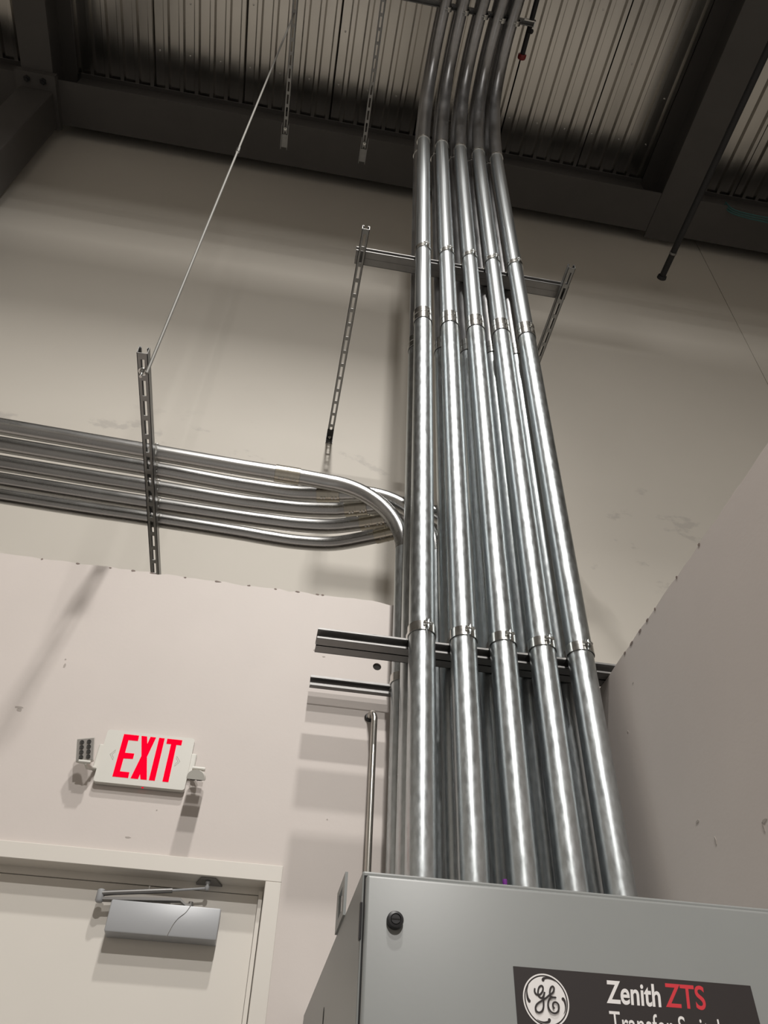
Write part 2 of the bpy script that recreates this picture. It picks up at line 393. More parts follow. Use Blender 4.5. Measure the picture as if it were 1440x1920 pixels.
for y, z, a, b in ((1.92, 0.915, 0.014, 0.004), (1.86, 0.84, 0.005, 0.014), (1.64, 0.80, 0.012, 0.005), (1.65, 0.79, 0.004, 0.012), (2.2, 1.33, 0.004, 0.004), (2.1, 1.45, 0.006, 0.003)):
    prism(bm, [(y + a * math.cos(k * PI / 3) * random.uniform(.6, 1.1), z + b * math.sin(k * PI / 3) * random.uniform(.6, 1.1)) for k in range(6)], (XR - 0.0008, 0, 0), (0, 1, 0), (0, 0, 1), 0.001)
obj('nick', bm, M['nick'], pw, kind='stuff')

# ------------------------------------------------------------------ door in its steel frame
dr = thing('door_1', None, None, (-0.42, YW, -C), kind='structure')
YF = 2.628
obj('frame_head', bev(box(N(), -0.967, 0.0995, YF, 2.78, 0.912, 0.962), 0.0015, 1), M['door'], dr)
obj('frame_jamb', bev(box(N(), 0.0495, 0.0995, YF, 2.78, -C, 0.912), 0.0015, 1), M['door'], dr)
obj('frame_jamb', bev(box(N(), -0.967, -0.917, YF, 2.78, -C, 0.912), 0.0015, 1), M['door'], dr)
obj('door_stop', box(N(), -0.917, 0.0495, 2.695, 2.78, 0.891, 0.912), M['door'], dr)
obj('door_stop', bev(box(N(), 0.0345, 0.0475, 2.685, 2.78, -C, 0.900), 0.001, 1), M['door'], dr)
obj('door_leaf', box(N(), -0.915, 0.0335, 2.700, 2.745, -C + 0.01, 0.889), M['door'], dr)

# ------------------------------------------------------------------ door closer
dc = thing('door_closer', 'silver surface-mounted closer box with folded dark arm at the top of the pale door', 'door closer', (-0.235, 2.665, 0.735))
bm = box(N(), -0.400, -0.073, 2.637, 2.700, 0.7345, 0.824); bev(bm, 0.0045, 2)
obj('cover', bm, M['closer'], dc, True)
seam = spline([(-0.165, 2.6365, 0.825), (-0.176, 2.6365, 0.804), (-0.195, 2.6365, 0.785), (-0.206, 2.6365, 0.767), (-0.214, 2.6365, 0.745), (-0.2175, 2.6365, 0.734)], 5)
obj('cover_seam', tube(N(), seam, 0.0009, 6), M['coupling'], dc, True)
bm = N(); revolve(bm, (-0.168, 2.662, 0.822), (0, 0, 1), [(0, 0.010), (0.012, 0.010), (0.012, 0.007), (0.020, 0.007)], 12)
obj('spindle', bm, M['closer_dark'], dc, True)
bm = N()
prism(bm, [(-0.168, 0.833), (-0.182, 0.833), (-0.201, 0.848), (-0.445, 0.831), (-0.445, 0.8235), (-0.20, 0.8395), (-0.178, 0.8245), (-0.168, 0.8245)], (0, 2.650, 0), (1, 0, 0), (0, 0, 1), -0.024)
obj('main_arm', bm, M['closer_dark'], dc)
obj('pivot_knuckle', revolve(N(), (-0.439, 2.658, 0.818), (0, 0, 1), [(0, 0.009), (0.004, 0.012), (0.034, 0.012), (0.037, 0.008)], 14), M['closer'], dc, True)
obj('forearm', tube(N(), [(-0.439, 2.655, 0.842), (-0.40, 2.655, 0.848), (-0.23, 2.655, 0.8685)], [0.0085, 0.0075, 0.0075], 10), M['closer_dark'], dc, True)
obj('forearm_rod', tube(N(), [(-0.235, 2.655, 0.868), (-0.127, 2.655, 0.884)], 0.0035, 8), M['closer'], dc, True)
obj('arm_bolt', revolve(N(), (-0.127, 2.655, 0.878), (0, 0, 1), [(0, 0.005), (0.004, 0.0075), (0.012, 0.0075), (0.012, 0.005), (0.020, 0.005), (0.020, 0.0075), (0.026, 0.0075)], 10), M['closer'], dc, True)
obj('arm_bolt', revolve(N(), (-0.30, 2.655, 0.863), (0, 0, 1), [(0, 0.003), (0.012, 0.003)], 8), M['bolt'], dc, True)
obj('soffit_bracket', prism(N(), [(-0.150, 0), (-0.104, 0), (-0.082, 0.058), (-0.166, 0.058)], (0, 2.640, 0.911), (1, 0, 0), (0, 1, 0), -0.006), M['closer_dark'], dc)

# ------------------------------------------------------------------ EXIT sign with two lamp heads
es = thing('exit_sign', 'white wall sign with glowing red EXIT letters and a lamp head on each side', 'exit sign', (-0.40, 2.63, 1.168))
bm = box(N(), -0.5495, -0.254, 2.616, 2.636, 1.170, 1.357)
bev(bm, 0.009, 3, [e for e in bm.edges if abs(e.verts[0].co.x - e.verts[1].co.x) < 1e-6 and abs(e.verts[0].co.z - e.verts[1].co.z) < 1e-6])
obj('face_plate', bm, M['sign'], es)
obj('back_canopy', bev(box(N(), -0.566, -0.237, 2.6255, 2.640, 1.222, 1.307), 0.004, 2), M['sign'], es)
def letter(polys, nm='letter'):
    bm = N()
    for p in polys: prism(bm, p, (0, 2.6165, 0), (1, 0, 0), (0, 0, 1), 0.0016)
    return obj(nm, bm, M['exit'], es)
zt, zb = 1.3455, 1.1925
letter([[(-0.4929, zb), (-0.4417, zb), (-0.4425, zb + 0.0195), (-0.4732, zb + 0.0195), (-0.4732, 1.2585), (-0.4425, 1.2600), (-0.4425, 1.2790), (-0.4732, 1.2785), (-0.4732, 1.3257), (-0.4415, 1.3260), (-0.4425, zt), (-0.4929, zt)]])
letter([[(-0.4338, zb), (-0.4095, zb), (-0.4072, 1.2102), (-0.4015, zb), (-0.3812, zb), (-0.3990, 1.2725), (-0.3849, zt), (-0.4036, zt), (-0.4084, 1.3186), (-0.4154, zt), (-0.4340, zt), (-0.4175, 1.2735)]])
letter([[(-0.3745, zb), (-0.3550, zb), (-0.3555, zt), (-0.3742, zt)]])
letter([[(-0.3303, zb), (-0.3105, zb), (-0.3118, 1.3270), (-0.2953, 1.3270), (-0.2953, zt), (-0.3466, zt), (-0.3460, 1.3270), (-0.3302, 1.3275)]])
for sg, x in ((-1, -0.520), (1, -0.288)):
    bm = N()
    pts = [(0, 0), (sg * -0.014, 0.018), (sg * -0.014, 0.010), (sg * -0.006, 0), (sg * -0.014, -0.010), (sg * -0.014, -0.018)]
    loop = [Vector((x + p[0], 2.6158, 1.268 + p[1])) for p in pts]
    for i in range(len(loop)): tube(bm, [loop[i], loop[(i + 1) % len(loop)]], 0.0006, 5)
    obj('chevron_outline', bm, M['sign_line'], es)
obj('test_button', revolve(N(), (-0.39, 2.627, 1.1702), (0, 0, -1), [(0, 0.004), (0.002, 0.003)], 10), M['exit'], es)
def lamp_head(c, ax_len, nrm, L, W, D):
    """D-shaped lamp body: flat lens side faces nrm, body runs along ax_len"""
    c, a, n = Vector(c), Vector(ax_len).normalized(), Vector(nrm).normalized(); s = a.cross(n)
    prof = [(-W / 2, 0.004), (W / 2, 0.004), (W / 2, -0.002)] + [(W / 2 * math.cos(PI * k / 10), -0.002 - D * math.sin(PI * k / 10)) for k in range(1, 10)] + [(-W / 2, -0.002)]
    bm = N(); A = [bm.verts.new(c + s * p[0] + n * p[1] - a * L / 2) for p in prof]; B = [bm.verts.new(c + s * p[0] + n * p[1] + a * L / 2) for p in prof]
    bm.faces.new(A); bm.faces.new(B[::-1])
    for i in range(len(A)): j = (i + 1) % len(A); bm.faces.new((A[i], A[j], B[j], B[i]))
    h = obj('lamp_head', bm, M['sign'], es, True)
    bm = N(); obox(bm, c + n * 0.0045, (a, s, n), (L / 2 - 0.002, W / 2 - 0.002, 0.001)); obj('lens_plate', bm, M['lens'], h)
    for i in range(4):
        for j in (-1, 1):
            p = c + n * 0.0052 + a * ((i - 1.5) * L / 4.6) + s * (j * W * 0.2)
            obj('lens_cup', revolve(N(), p, n, [(0, W * 0.125), (0.0025, W * 0.125), (0.0025, W * 0.09), (0.0008, W * 0.03)], 12), M['led'], h, True)
    return h
lamp_head((-0.592, 2.570, 1.252), (-0.2, -0.25, 1), (-0.02, -1, -0.25), 0.074, 0.056, 0.026)
obj('lamp_knuckle', tube(N(), [(-0.580, 2.575, 1.212), (-0.575, 2.600, 1.208), (-0.555, 2.628, 1.218)], 0.008, 10), M['sign'], es, True)
obj('lamp_knuckle', revolve(N(), (-0.603, 2.575, 1.213), (1, 0, 0), [(0, 0.006), (0.038, 0.006)], 10), M['sign'], es, True)
lamp_head((-0.2185, 2.560, 1.190), (0, -0.9, -0.42), (0, 0.42, -0.9), 0.080, 0.056, 0.024)
obj('lamp_knuckle', tube(N(), [(-0.2185, 2.592, 1.236), (-0.2235, 2.618, 1.226), (-0.240, 2.630, 1.228)], 0.008, 10), M['sign'], es, True)
obj('lamp_knuckle', revolve(N(), (-0.240, 2.592, 1.238), (1, 0, 0), [(0, 0.007), (0.042, 0.007)], 10), M['sign'], es, True)

# ------------------------------------------------------------------ transfer switch cabinet
cb = thing('switch_cabinet', 'grey metal transfer switch cabinet with black nameplate, conduits entering its top', 'electrical cabinet', (0.66, 2.05, -C))
ZC = 0.5604
bm = box(N(), 0.2044, 1.128, 1.516, 2.630, -C, ZC); bev(bm, 0.004, 2)
obj('body', bm, M['cab'], cb)
bm = box(N(), 0.2100, 1.122, 1.500, 1.5155, -C + 0.08, 0.5490); bev(bm, 0.006, 3)
dd = obj('cabinet_door', bm, M['cab'], cb, True)
obj('door_gap', box(N(), 0.2078, 1.1245, 1.5142, 1.5162, -C + 0.078, 0.5515), M['gap'], cb)
bm = revolve(N(), (0.2636, 1.5005, 0.4726), (0, -1, 0), [(0, 0.0150), (0.008, 0.0150), (0.012, 0.0135), (0.013, 0.0095), (0.010, 0.0090), (0.010, 0.0085), (0.0125, 0.0080)], 32)
lt = obj('door_latch', bm, M['black'], dd, True)
obj('latch_slot', box(N(), 0.2556, 0.2716, 1.4872, 1.4885, 0.4719, 0.4740), M['gap'], dd)
bm = box(N(), 0.2005, 0.2050, 1.500, 1.5115, 0.4375, 0.5010); bev(bm, 0.002, 2)
obj('hinge_slot', bm, M['black'], cb)
bm = N(); prism(bm, [(1.764, 0.5605), (1.90, 0.5605), (1.90, 0.628), (1.875, 0.645), (1.764, 0.645)], (0.2036, 0, 0), (0, 1, 0), (0, 0, 1), 0.0008)
# lifting lug: upright slotted plate, made as a ring of bars round its slot
bm = N(); X0, X1 = 0.2005, 0.2065
for (ya, yb, za, zb_) in ((1.764, 1.800, 0.559, 0.646), (1.862, 1.898, 0.559, 0.646), (1.800, 1.862, 0.559, 0.578), (1.800, 1.862, 0.628, 0.646)): box(bm, X0, X1, ya, yb, za, zb_)
bmesh.ops.remove_doubles(bm, verts=bm.verts, dist=1e-5)
obj('lifting_lug', bm, M['cab'], cb)
bm = N(); prism(bm, [(2.06 + 0.008 * math.cos(t_), 0.438 + 0.018 * math.sin(t_)) for t_ in [2 * PI * k / 12 for k in range(12)]], (0.2036, 0, 0), (0, 1, 0), (0, 0, 1), 0.0008)
obj('side_slot', bm, M['gap'], cb)
# nameplate
YP = 1.4995
np_ = obj('nameplate', box(N(), 0.4753, 0.9175, YP - 0.0012, YP + 0.0008, 0.292, 0.4155), M['plate'], dd)
YP -= 0.0014
def flat_text(s, x0, x1, z0, z1, m, bold, shear=0.0):
    c = bpy.data.curves.new('t', 'FONT'); c.body = s; c.size = 1.0; c.offset = bold; c.extrude = 0.0
    t = bpy.data.objects.new('t', c); COL.objects.link(t)
    dg = bpy.context.evaluated_depsgraph_get(); me = bpy.data.meshes.new_from_object(t.evaluated_get(dg))
    bm = N(); bm.from_mesh(me); bpy.data.objects.remove(t); bpy.data.curves.remove(c); bpy.data.meshes.remove(me)
    xs = [v.co.x for v in bm.verts]; ys = [v.co.y for v in bm.verts]
    return bm, min(xs), max(xs), min(ys), max(ys)
def put_text(s, x0, x1, z0, capz, m, bold, shear=0.0):
    """z0 = baseline, capz = height of the capitals"""
    bm, xa, xb, ya, yb = flat_text(s, 0, 0, 0, 0, m, bold)
    bc, _, _, ca, cb_ = flat_text('T', 0, 0, 0, 0, m, bold); bc.free()
    for v in bm.verts:
        x = x0 + (v.co.x - xa) / (xb - xa) * (x1 - x0); z = z0 + (v.co.y - ca) / (cb_ - ca) * capz
        v.co = (x + shear * (z - z0), YP, z)
    g = bmesh.ops.extrude_face_region(bm, geom=list(bm.faces))
    bmesh.ops.translate(bm, verts=[v for v in g['geom'] if isinstance(v, bmesh.types.BMVert)], vec=(0, 0.0012, 0))
    return obj('lettering', bm, m, dd)
put_text('Zenith', 0.6385, 0.7380, 0.3698, 0.0355, M['white'], 0.020, 0.12)
put_text('ZTS', 0.7470, 0.8215, 0.3710, 0.0372, M['red'], 0.014, 0.12)
put_text('Transfer Switch', 0.6385, 0.8480, 0.3240, 0.0340, M['white'], 0.0, 0.05)
lc = Vector((0.529, 0.3665))
def ring(r0, r1, m, nm, dy, n=64):
    bm = N(); A = []
    for y in (YP - dy, YP + 0.0008):
        for r in (r0, r1): A.append([bm.verts.new((lc.x + r * math.cos(2 * PI * k / n), y, lc.y + r * math.sin(2 * PI * k / n))) for k in range(n)])
    a, b, c, d = A
    for k in range(n):
        j = (k + 1) % n
        bm.faces.new((a[k], a[j], b[j], b[k])); bm.faces.new((c[k], d[k], d[j], c[j])); bm.faces.new((b[k], b[j], d[j], d[k])); bm.faces.new((a[k], c[k], c[j], a[j]))
    return obj(nm, bm, m, dd)
ring(0.0385, 0.0408, M['white'], 'emblem_ring', 0.0004)
bm = revolve(N(), (lc.x, YP + 0.0008, lc.y), (0, -1, 0), [(0, 0.0362), (0.0012, 0.0362)], 64)
obj('emblem_disc', bm, M['white'], dd)
def ribbon(bm, pts, wd, y, taper=None):
    P = spline([(p[0], 0, p[1]) for p in pts], 6); n = len(P); L = []; R = []
    for i, p in enumerate(P):
        t = (P[min(i + 1, n - 1)] - P[max(i - 1, 0)]).normalized(); s = Vector((-t.z, 0, t.x)); h = wd / 2
        if taper: h *= 1.25 - 1.15 * i / (n - 1)
        L.append(p + s * h); R.append(p - s * h)
    for k in range(n - 1):
        q = [bm.verts.new((v.x, y - 0.000004 * k, v.z)) for v in (L[k], L[k + 1], R[k + 1], R[k])]; bm.faces.new(q)
    for e in ((0, 8),) if taper else ((n - 1, 8),):
        c = P[e[0]]; h = wd / 2 * (1.25 if taper else 1)
        bm.faces.new([bm.verts.new((c.x + h * math.cos(2 * PI * k / 12), y - 0.000006 - 0.000004 * e[0], c.z + h * math.sin(2 * PI * k / 12))) for k in range(12)])
G1 = [(0.5103, 0.3823), (0.5097, 0.3788), (0.5114, 0.3752), (0.5148, 0.3735), (0.5193, 0.3748), (0.5235, 0.3791), (0.5254, 0.3842), (0.5244, 0.3876), (0.5215, 0.3877), (0.5183, 0.385), (0.5163, 0.3805), (0.5155, 0.3761), (0.5165, 0.3719), (0.5195, 0.3696), (0.5224, 0.3699), (0.5254, 0.3737), (0.5274, 0.3788)]
G2 = [(0.5274, 0.3788), (0.5254, 0.3737), (0.5239, 0.3675), (0.5236, 0.3613), (0.5225, 0.3552), (0.5194, 0.3496), (0.5141, 0.3471), (0.5096, 0.3489), (0.5084, 0.3537), (0.5111, 0.3587), (0.5165, 0.3627), (0.5235, 0.3665), (0.5297, 0.3703), (0.5353, 0.3744), (0.54, 0.3772), (0.5433, 0.3805), (0.545, 0.385), (0.5435, 0.388), (0.5409, 0.3875), (0.5383, 0.3845), (0.5366, 0.3794), (0.5365, 0.3751), (0.538, 0.3724), (0.5415, 0.3714), (0.5459, 0.3714)]
G3 = [(0.5415, 0.3714), (0.5362, 0.3698), (0.5324, 0.365), (0.531, 0.3594), (0.5321, 0.3534), (0.5358, 0.3488), (0.5414, 0.3474), (0.5468, 0.3501), (0.5497, 0.3557), (0.5493, 0.3612), (0.5456, 0.364), (0.5412, 0.3631), (0.5393, 0.3593), (0.5409, 0.3552)]
bm = N()
for q_, g in enumerate((G1[::-1], G2, G3)): ribbon(bm, g, 0.0030, YP - 0.0009 - 0.0008 * q_)
for g in ([(0.527, 0.3975), (0.5288, 0.3999), (0.5348, 0.4009), (0.5427, 0.3996), (0.5497, 0.3963)], [(0.4986, 0.3636), (0.4965, 0.3675), (0.4957, 0.3742), (0.4963, 0.3804), (0.4996, 0.3881)],
          [(0.5596, 0.3704), (0.562, 0.3669), (0.5627, 0.3608), (0.5614, 0.3541), (0.558, 0.3478)], [(0.5312, 0.3375), (0.5295, 0.3347), (0.5225, 0.3333), (0.5155, 0.3344), (0.5094, 0.337)]):
    ribbon(bm, g, 0.0042, YP - 0.0008, True)
obj('emblem_monogram', bm, M['plate'], dd)

# ------------------------------------------------------------------ conduits
ORD = ['leftmost', 'second from left', 'middle', 'fourth from left', 'rightmost']
Y1, R1 = 2.203, 0.0455
XB = [0.4560, 0.6035, 0.7450, 0.8870, 1.0260]       # at the cabinet top
XT = [0.4990, 0.6330, 0.7680, 0.9010, 1.0330]       # at the upper joint
XH = [0.5900, 0.7340, 0.8940, 1.0400, 1.1590]       # after the bend
ZCP = [3.542, 3.547, 3.552, 3.556, 3.562]
def lerp(a, b, t): return a + (b - a) * t
def coupling(p, d, r, L, m, parent, screw_dir, bead=True):
    d = Vector(d).normalized(); p = Vector(p)
    prof = [(0, r + 0.0008), (0.001, r + 0.0032), (L * 0.49, r + 0.0032), (L * 0.492, r + (0.0048 if bead else 0.0018)), (L * 0.508, r + (0.0048 if bead else 0.0018)), (L * 0.51, r + 0.0032), (L - 0.001, r + 0.0032), (L, r + 0.0008)]
    c = obj('coupling', revolve(N(), p, d, prof, 28), m, parent, True)
    s = Vector(screw_dir).normalized()
    for f in (0.2, 0.33, 0.67, 0.82):
        bm = revolve(N(), p + d * (L * f) + s * (r + 0.0028), s, [(0, 0.0048), (0.006, 0.0048), (0.006, 0.003), (0.0045, 0.0024)], 8)
        obj('set_screw', bm, M['bolt'], c)
    return c
for i in range(5):
    t = thing('front_conduit', f'thick galvanised vertical conduit, {ORD[i]} in the front row above the cabinet', 'conduit', (XB[i], Y1, ZC), 'front row of conduits')
    xc = lambda z: lerp(XB[i], XT[i], (z - ZC) / (5.95 - ZC))
    zc = ZCP[i]; zt_ = 5.945 - i * 0.015
    obj('lower_length', tube(N(), [(xc(ZC), Y1, ZC), (xc(2.0), Y1, 2.0), (xc(zc + 0.02), Y1, zc + 0.02)], R1, 36), M['galv'], t, True)
    obj('end_dark_ring', revolve(N(), (xc(zc), Y1, zc - 0.004), (0, 0, 1), [(0, R1 + 0.0005), (0.0005, R1 + 0.0022), (0.0045, R1 + 0.0022), (0.005, R1)], 28), M['gap'], t, True).name = 'joint_line'  # thin dark ring at the lower end of the coupling
    coupling((xc(zc), Y1, zc), (0, 0, 1), R1, 0.100, M['coupling'], t, (0.35, -1, 0))
    obj('upper_length', tube(N(), [(xc(zc + 0.08), Y1, zc + 0.08), (xc(4.8), Y1, 4.8), (xc(zt_), Y1, zt_)], R1 - 0.0015, 36), M['brushed'], t, True)
    obj('joint_ring', revolve(N(), (xc(zt_), Y1, zt_ - 0.03), (0, 0, 1), [(0, R1), (0.001, R1 + 0.003), (0.028, R1 + 0.003), (0.03, R1)], 28), M['coupling'], t, True)
    zs = 6.80; x0, x1 = XT[i], XH[i]
    pth = [(x0, Y1, zt_ - 0.02), (lerp(x0, x1, 0.12), Y1, 6.25), (lerp(x0, x1, 0.28), Y1, 6.55)]
    bend = arc((0, Y1, zs), (0, 0, 1), (0, -1, 0), 0.62, 14)
    pth += [(lerp(lerp(x0, x1, 0.42), x1, k / 14 * 0.85), b.y, b.z) for k, b in enumerate(bend)]
    pth += [(x1, 1.3, bend[-1].z), (x1, -0.4, bend[-1].z), (x1, -3.0, bend[-1].z)]
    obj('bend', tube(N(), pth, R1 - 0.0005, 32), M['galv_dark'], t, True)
ZH1 = 6.80 + 0.62
# second row, behind the double strut
Y2 = 2.381
for i in range(5):
    t = thing('rear_conduit', f'shadowed galvanised vertical conduit, {ORD[i]} of the second row, behind the front row', 'conduit', (XB[i] + 0.004, Y2, ZC), 'second row of conduits')
    xc = lambda z: lerp(XB[i] + 0.004, XT[i] + 0.006, (z - ZC) / (5.95 - ZC))
    zc = 3.555 + 0.018 * i
    obj('lower_length', tube(N(), [(xc(ZC), Y2, ZC), (xc(2.0), Y2, 2.0), (xc(zc + 0.02), Y2, zc + 0.02)], R1, 32), M['galv'], t, True)
    obj('joint_line', revolve(N(), (xc(zc), Y2, zc - 0.004), (0, 0, 1), [(0, R1 + 0.0005), (0.0005, R1 + 0.0022), (0.0045, R1 + 0.0022), (0.005, R1)], 28), M['gap'], t, True)
    coupling((xc(zc), Y2, zc), (0, 0, 1), R1, 0.100, M['coupling'], t, (0.35, -1, 0))
    zt_ = 6.14
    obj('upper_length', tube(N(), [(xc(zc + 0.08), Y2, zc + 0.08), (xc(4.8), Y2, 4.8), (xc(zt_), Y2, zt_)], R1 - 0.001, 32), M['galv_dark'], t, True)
    obj('joint_ring', revolve(N(), (xc(zt_), Y2, zt_ - 0.03), (0, 0, 1), [(0, R1), (0.001, R1 + 0.003), (0.028, R1 + 0.003), (0.03, R1)], 28), M['coupling'], t, True)
    x0, x1 = XT[i] + 0.006, XH[i] - 0.012
    pth = [(x0, Y2, zt_ - 0.02), (lerp(x0, x1, 0.12), Y2, 6.4), (lerp(x0, x1, 0.28), Y2, 6.7)]
    bend = arc((0, Y2, 6.93), (0, 0, 1), (0, -1, 0), 0.66, 14)
    pth += [(lerp(lerp(x0, x1, 0.42), x1, k / 14 * 0.85), b.y, b.z) for k, b in enumerate(bend)]
    pth += [(x1, 1.3, bend[-1].z), (x1, -0.4, bend[-1].z), (x1, -3.0, bend[-1].z)]
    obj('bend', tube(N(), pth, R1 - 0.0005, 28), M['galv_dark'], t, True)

# third row: conduits that come in along the back wall, dip towards the room and turn down
R3, Y3, ZH = 0.0362, 2.508, 2.609
X3 = [0.4530, 0.5950, 0.7370, 0.8790, 1.0210]
HP = [[(-4.2, 2.345), (-1.321, 2.454), (-0.715, 2.477), (-0.319, 2.493), (-0.15, 2.497), (-0.03, 2.500), (0.103, Y3)],
      [(-4.2, 2.455), (-1.339, 2.562), (-0.72, 2.582), (-0.364, 2.602), (-0.218, 2.606), (-0.057, 2.606), (0.06, 2.591), (0.163, 2.572), (0.245, 2.550)],
      [(-4.2, 2.57), (-1.358, 2.677), (-0.725, 2.697), (-0.336, 2.711), (-0.213, 2.711), (-0.014, 2.704), (0.147, 2.680), (0.20, 2.664), (0.30, 2.628), (0.387, 2.59)],
      [(-4.2, 2.68), (-1.377, 2.788), (-0.73, 2.809), (-0.282, 2.818), (-0.15, 2.818), (-0.004, 2.814), (0.148, 2.793), (0.28, 2.745), (0.40, 2.690), (0.529, 2.622)],
      [(-4.2, 2.785), (-1.395, 2.896), (-0.734, 2.913), (-0.304, 2.927), (-0.15, 2.936), (0.008, 2.938), (0.185, 2.911), (0.369, 2.819), (0.46, 2.765), (0.671, 2.640)]]
CPX = [(-0.140, -0.028), (0.060, 0.163), (0.20, 0.30), (0.285, 0.395), (0.370, 0.470)]
HL = ['topmost of five', 'second from top of five', 'middle one of five', 'fourth from top of five', 'lowest of five']
for i in range(5):
    t = thing('elbow_conduit', f'horizontal conduit entering from the left then turning down, {HL[i]}', 'conduit', (X3[i], Y3, ZC), 'conduits turning down from the left')
    pts = [Vector((x, y, ZH)) for x, y in HP[i]]
    sp = spline(pts, 6)
    cx0, cx1 = CPX[i]
    def at(x):
        for a, b in zip(sp, sp[1:]):
            if a.x <= x <= b.x: return a.lerp(b, (x - a.x) / (b.x - a.x))
    pa, pb = at(cx0), at(cx1)
    run = [p for p in sp if p.x < cx0 + 0.01] + [at(cx0 + 0.03)]
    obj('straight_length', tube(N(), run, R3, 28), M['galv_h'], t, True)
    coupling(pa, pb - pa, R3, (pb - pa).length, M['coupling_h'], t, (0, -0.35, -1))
    rest = [at(cx1 - 0.03)] + [p for p in sp if p.x > cx1 - 0.005]
    hd = (rest[-1] - rest[-2]); hd.z = 0
    endp = Vector((X3[i], Y3, 0)); d2 = Vector((endp.x - rest[-1].x, endp.y - rest[-1].y, 0)); Rb = d2.length
    el = arc(rest[-1], d2, (0, 0, -1), Rb, 16)
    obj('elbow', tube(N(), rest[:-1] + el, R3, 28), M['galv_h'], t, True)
    obj('drop_length', tube(N(), [(X3[i], Y3, ZH - Rb + 0.004), (X3[i] - 0.004, Y3, 1.6), (X3[i] - 0.008, Y3, ZC)], R3 + 0.0004, 28), M['galv'], t, True)

# small bent tube that enters the exit wall beside the conduits
tb = thing('bent_tube', 'thin bright metal tube rising from the cabinet and bending into the wall', 'conduit', (0.363, 2.578, ZC))
pth = [(0.3625, 2.578, ZC), (0.364, 2.578, 1.0), (0.3655, 2.578, 1.492)] + [Vector((0.3655 - 0.010 * k / 8, 0, 0)) + Vector((0, b.y, b.z)) for k, b in enumerate(arc((0, 2.578, 1.492), (0, 0, 1), (0, 1, 0), 0.034, 8))] + [(0.353, 2.66, 1.526)]
obj('tube_length', tube(N(), pth, 0.0110, 18), M['tubez'], tb, True)
obj('grommet', revolve(N(), (0.3535, 2.6365, 1.526), (0, -1, 0), [(0, 0.0175), (0.004, 0.0165), (0.010, 0.0125)], 18), M['black'], tb, True)

pcap = thing('wire_nut', 'tiny purple plastic cap on the cabinet top between the conduits', 'wire connector', (0.667, 2.12, ZC))
obj('cap', revolve(N(), (0.667, 2.12, 0.770), (0, 0, 1), [(0, 0.0045), (0.018, 0.0065), (0.024, 0.0065)], 10), M['purple'], pcap, True)
obj('wire_lead', revolve(N(), (0.667, 2.12, ZC), (0, 0, 1), [(0, 0.002), (0.211, 0.002)], 8), M['black'], pcap, True)

# ------------------------------------------------------------------ struts
def strut_single(name, label, p0, p1, o, slots=False, w=0.0413, m='strut', group=None, first=0.03, d=0.0413):
    a, b = Vector(p0), Vector(p1)
    return obj(name, channel(N(), a, b, o, w, d, slots, first=first), M[m], None, label=label, cat='strut channel', group=group)
def strut_double(label, x0, x1, yf, zc, ends=0.043):
    t = thing('double_strut', label, 'strut channel', ((x0 + x1) / 2, yf + ends, zc - ends / 2), 'double struts')
    ym = yf + ends
    obj('channel', channel(N(), (x0, ym - 0.0003, zc), (x1, ym - 0.0003, zc), (0, -1, 0), ends, ends), M['strut_dark'], t)
    obj('channel', channel(N(), (x0, ym + 0.0003, zc), (x1, ym + 0.0003, zc), (0, 1, 0), ends, ends), M['strut_dark'], t)
    return t
strut_double('doubled steel strut at the height of the exit wall, lying on the ragged partition top', 0.112, 1.235, 2.2495, 1.602)
strut_double('doubled steel strut high up, resting on the two slotted cantilever arms', 0.104, 1.375, 2.2495, 4.2985)
s2 = strut_single('single_strut', 'single steel strut just below and behind the lower doubled strut, close to the exit wall', (0.119, 2.592, 1.6175), (1.10, 2.592, 1.6175), (0, -1, 0), d=0.0206, w=0.0425, m='strut_dark')
so = thing('strut_standoff', 'hidden steel spacer feet holding the single strut off the exit wall', 'bracket', (0.75, 2.61, 1.59)) if False else None
ARM = 'slotted cantilever arms'
strut_single('slotted_arm', 'slotted strut arm at left carrying the five horizontal conduits, hung on a long rod', (-0.680, 1.898, ZH - R3 - 0.0413), (-0.675, YB, ZH - R3 - 0.0413), (0, 0, 1), True, group=ARM)
strut_single('slotted_arm', 'slotted strut arm under the left end of the high doubled strut', (0.138, 2.095, 4.2355), (0.122, YB, 4.2355), (0, 0, 1), True, group=ARM)
strut_single('slotted_arm', 'slotted strut arm under the right end of the high doubled strut', (1.338, 2.110, 4.2355), (1.338, YB, 4.2355), (0, 0, 1), True, group=ARM)
for nm, x in (('left', 0.122), ('right', 1.338)):
    t = thing('wall_foot', f'small bolted fitting joining the {nm} high arm to the back wall', 'bracket', (x, YB - 0.02, 4.20), 'wall fittings of the high arms')
    obj('plate', box(N(), x - 0.024, x + 0.024, YB - 0.006, YB, 4.19, 4.29), M['strut_dark'], t)
    obj('ledge', box(N(), x - 0.022, x + 0.022, YB - 0.09, YB, 4.228, 4.2352), M['gap'], t)
    obj('bolt', revolve(N(), (x, YB - 0.035, 4.228), (0, 0, -1), [(0, 0.011), (0.010, 0.011), (0.010, 0.006), (0.02, 0.006)], 6), M['bolt'], t)
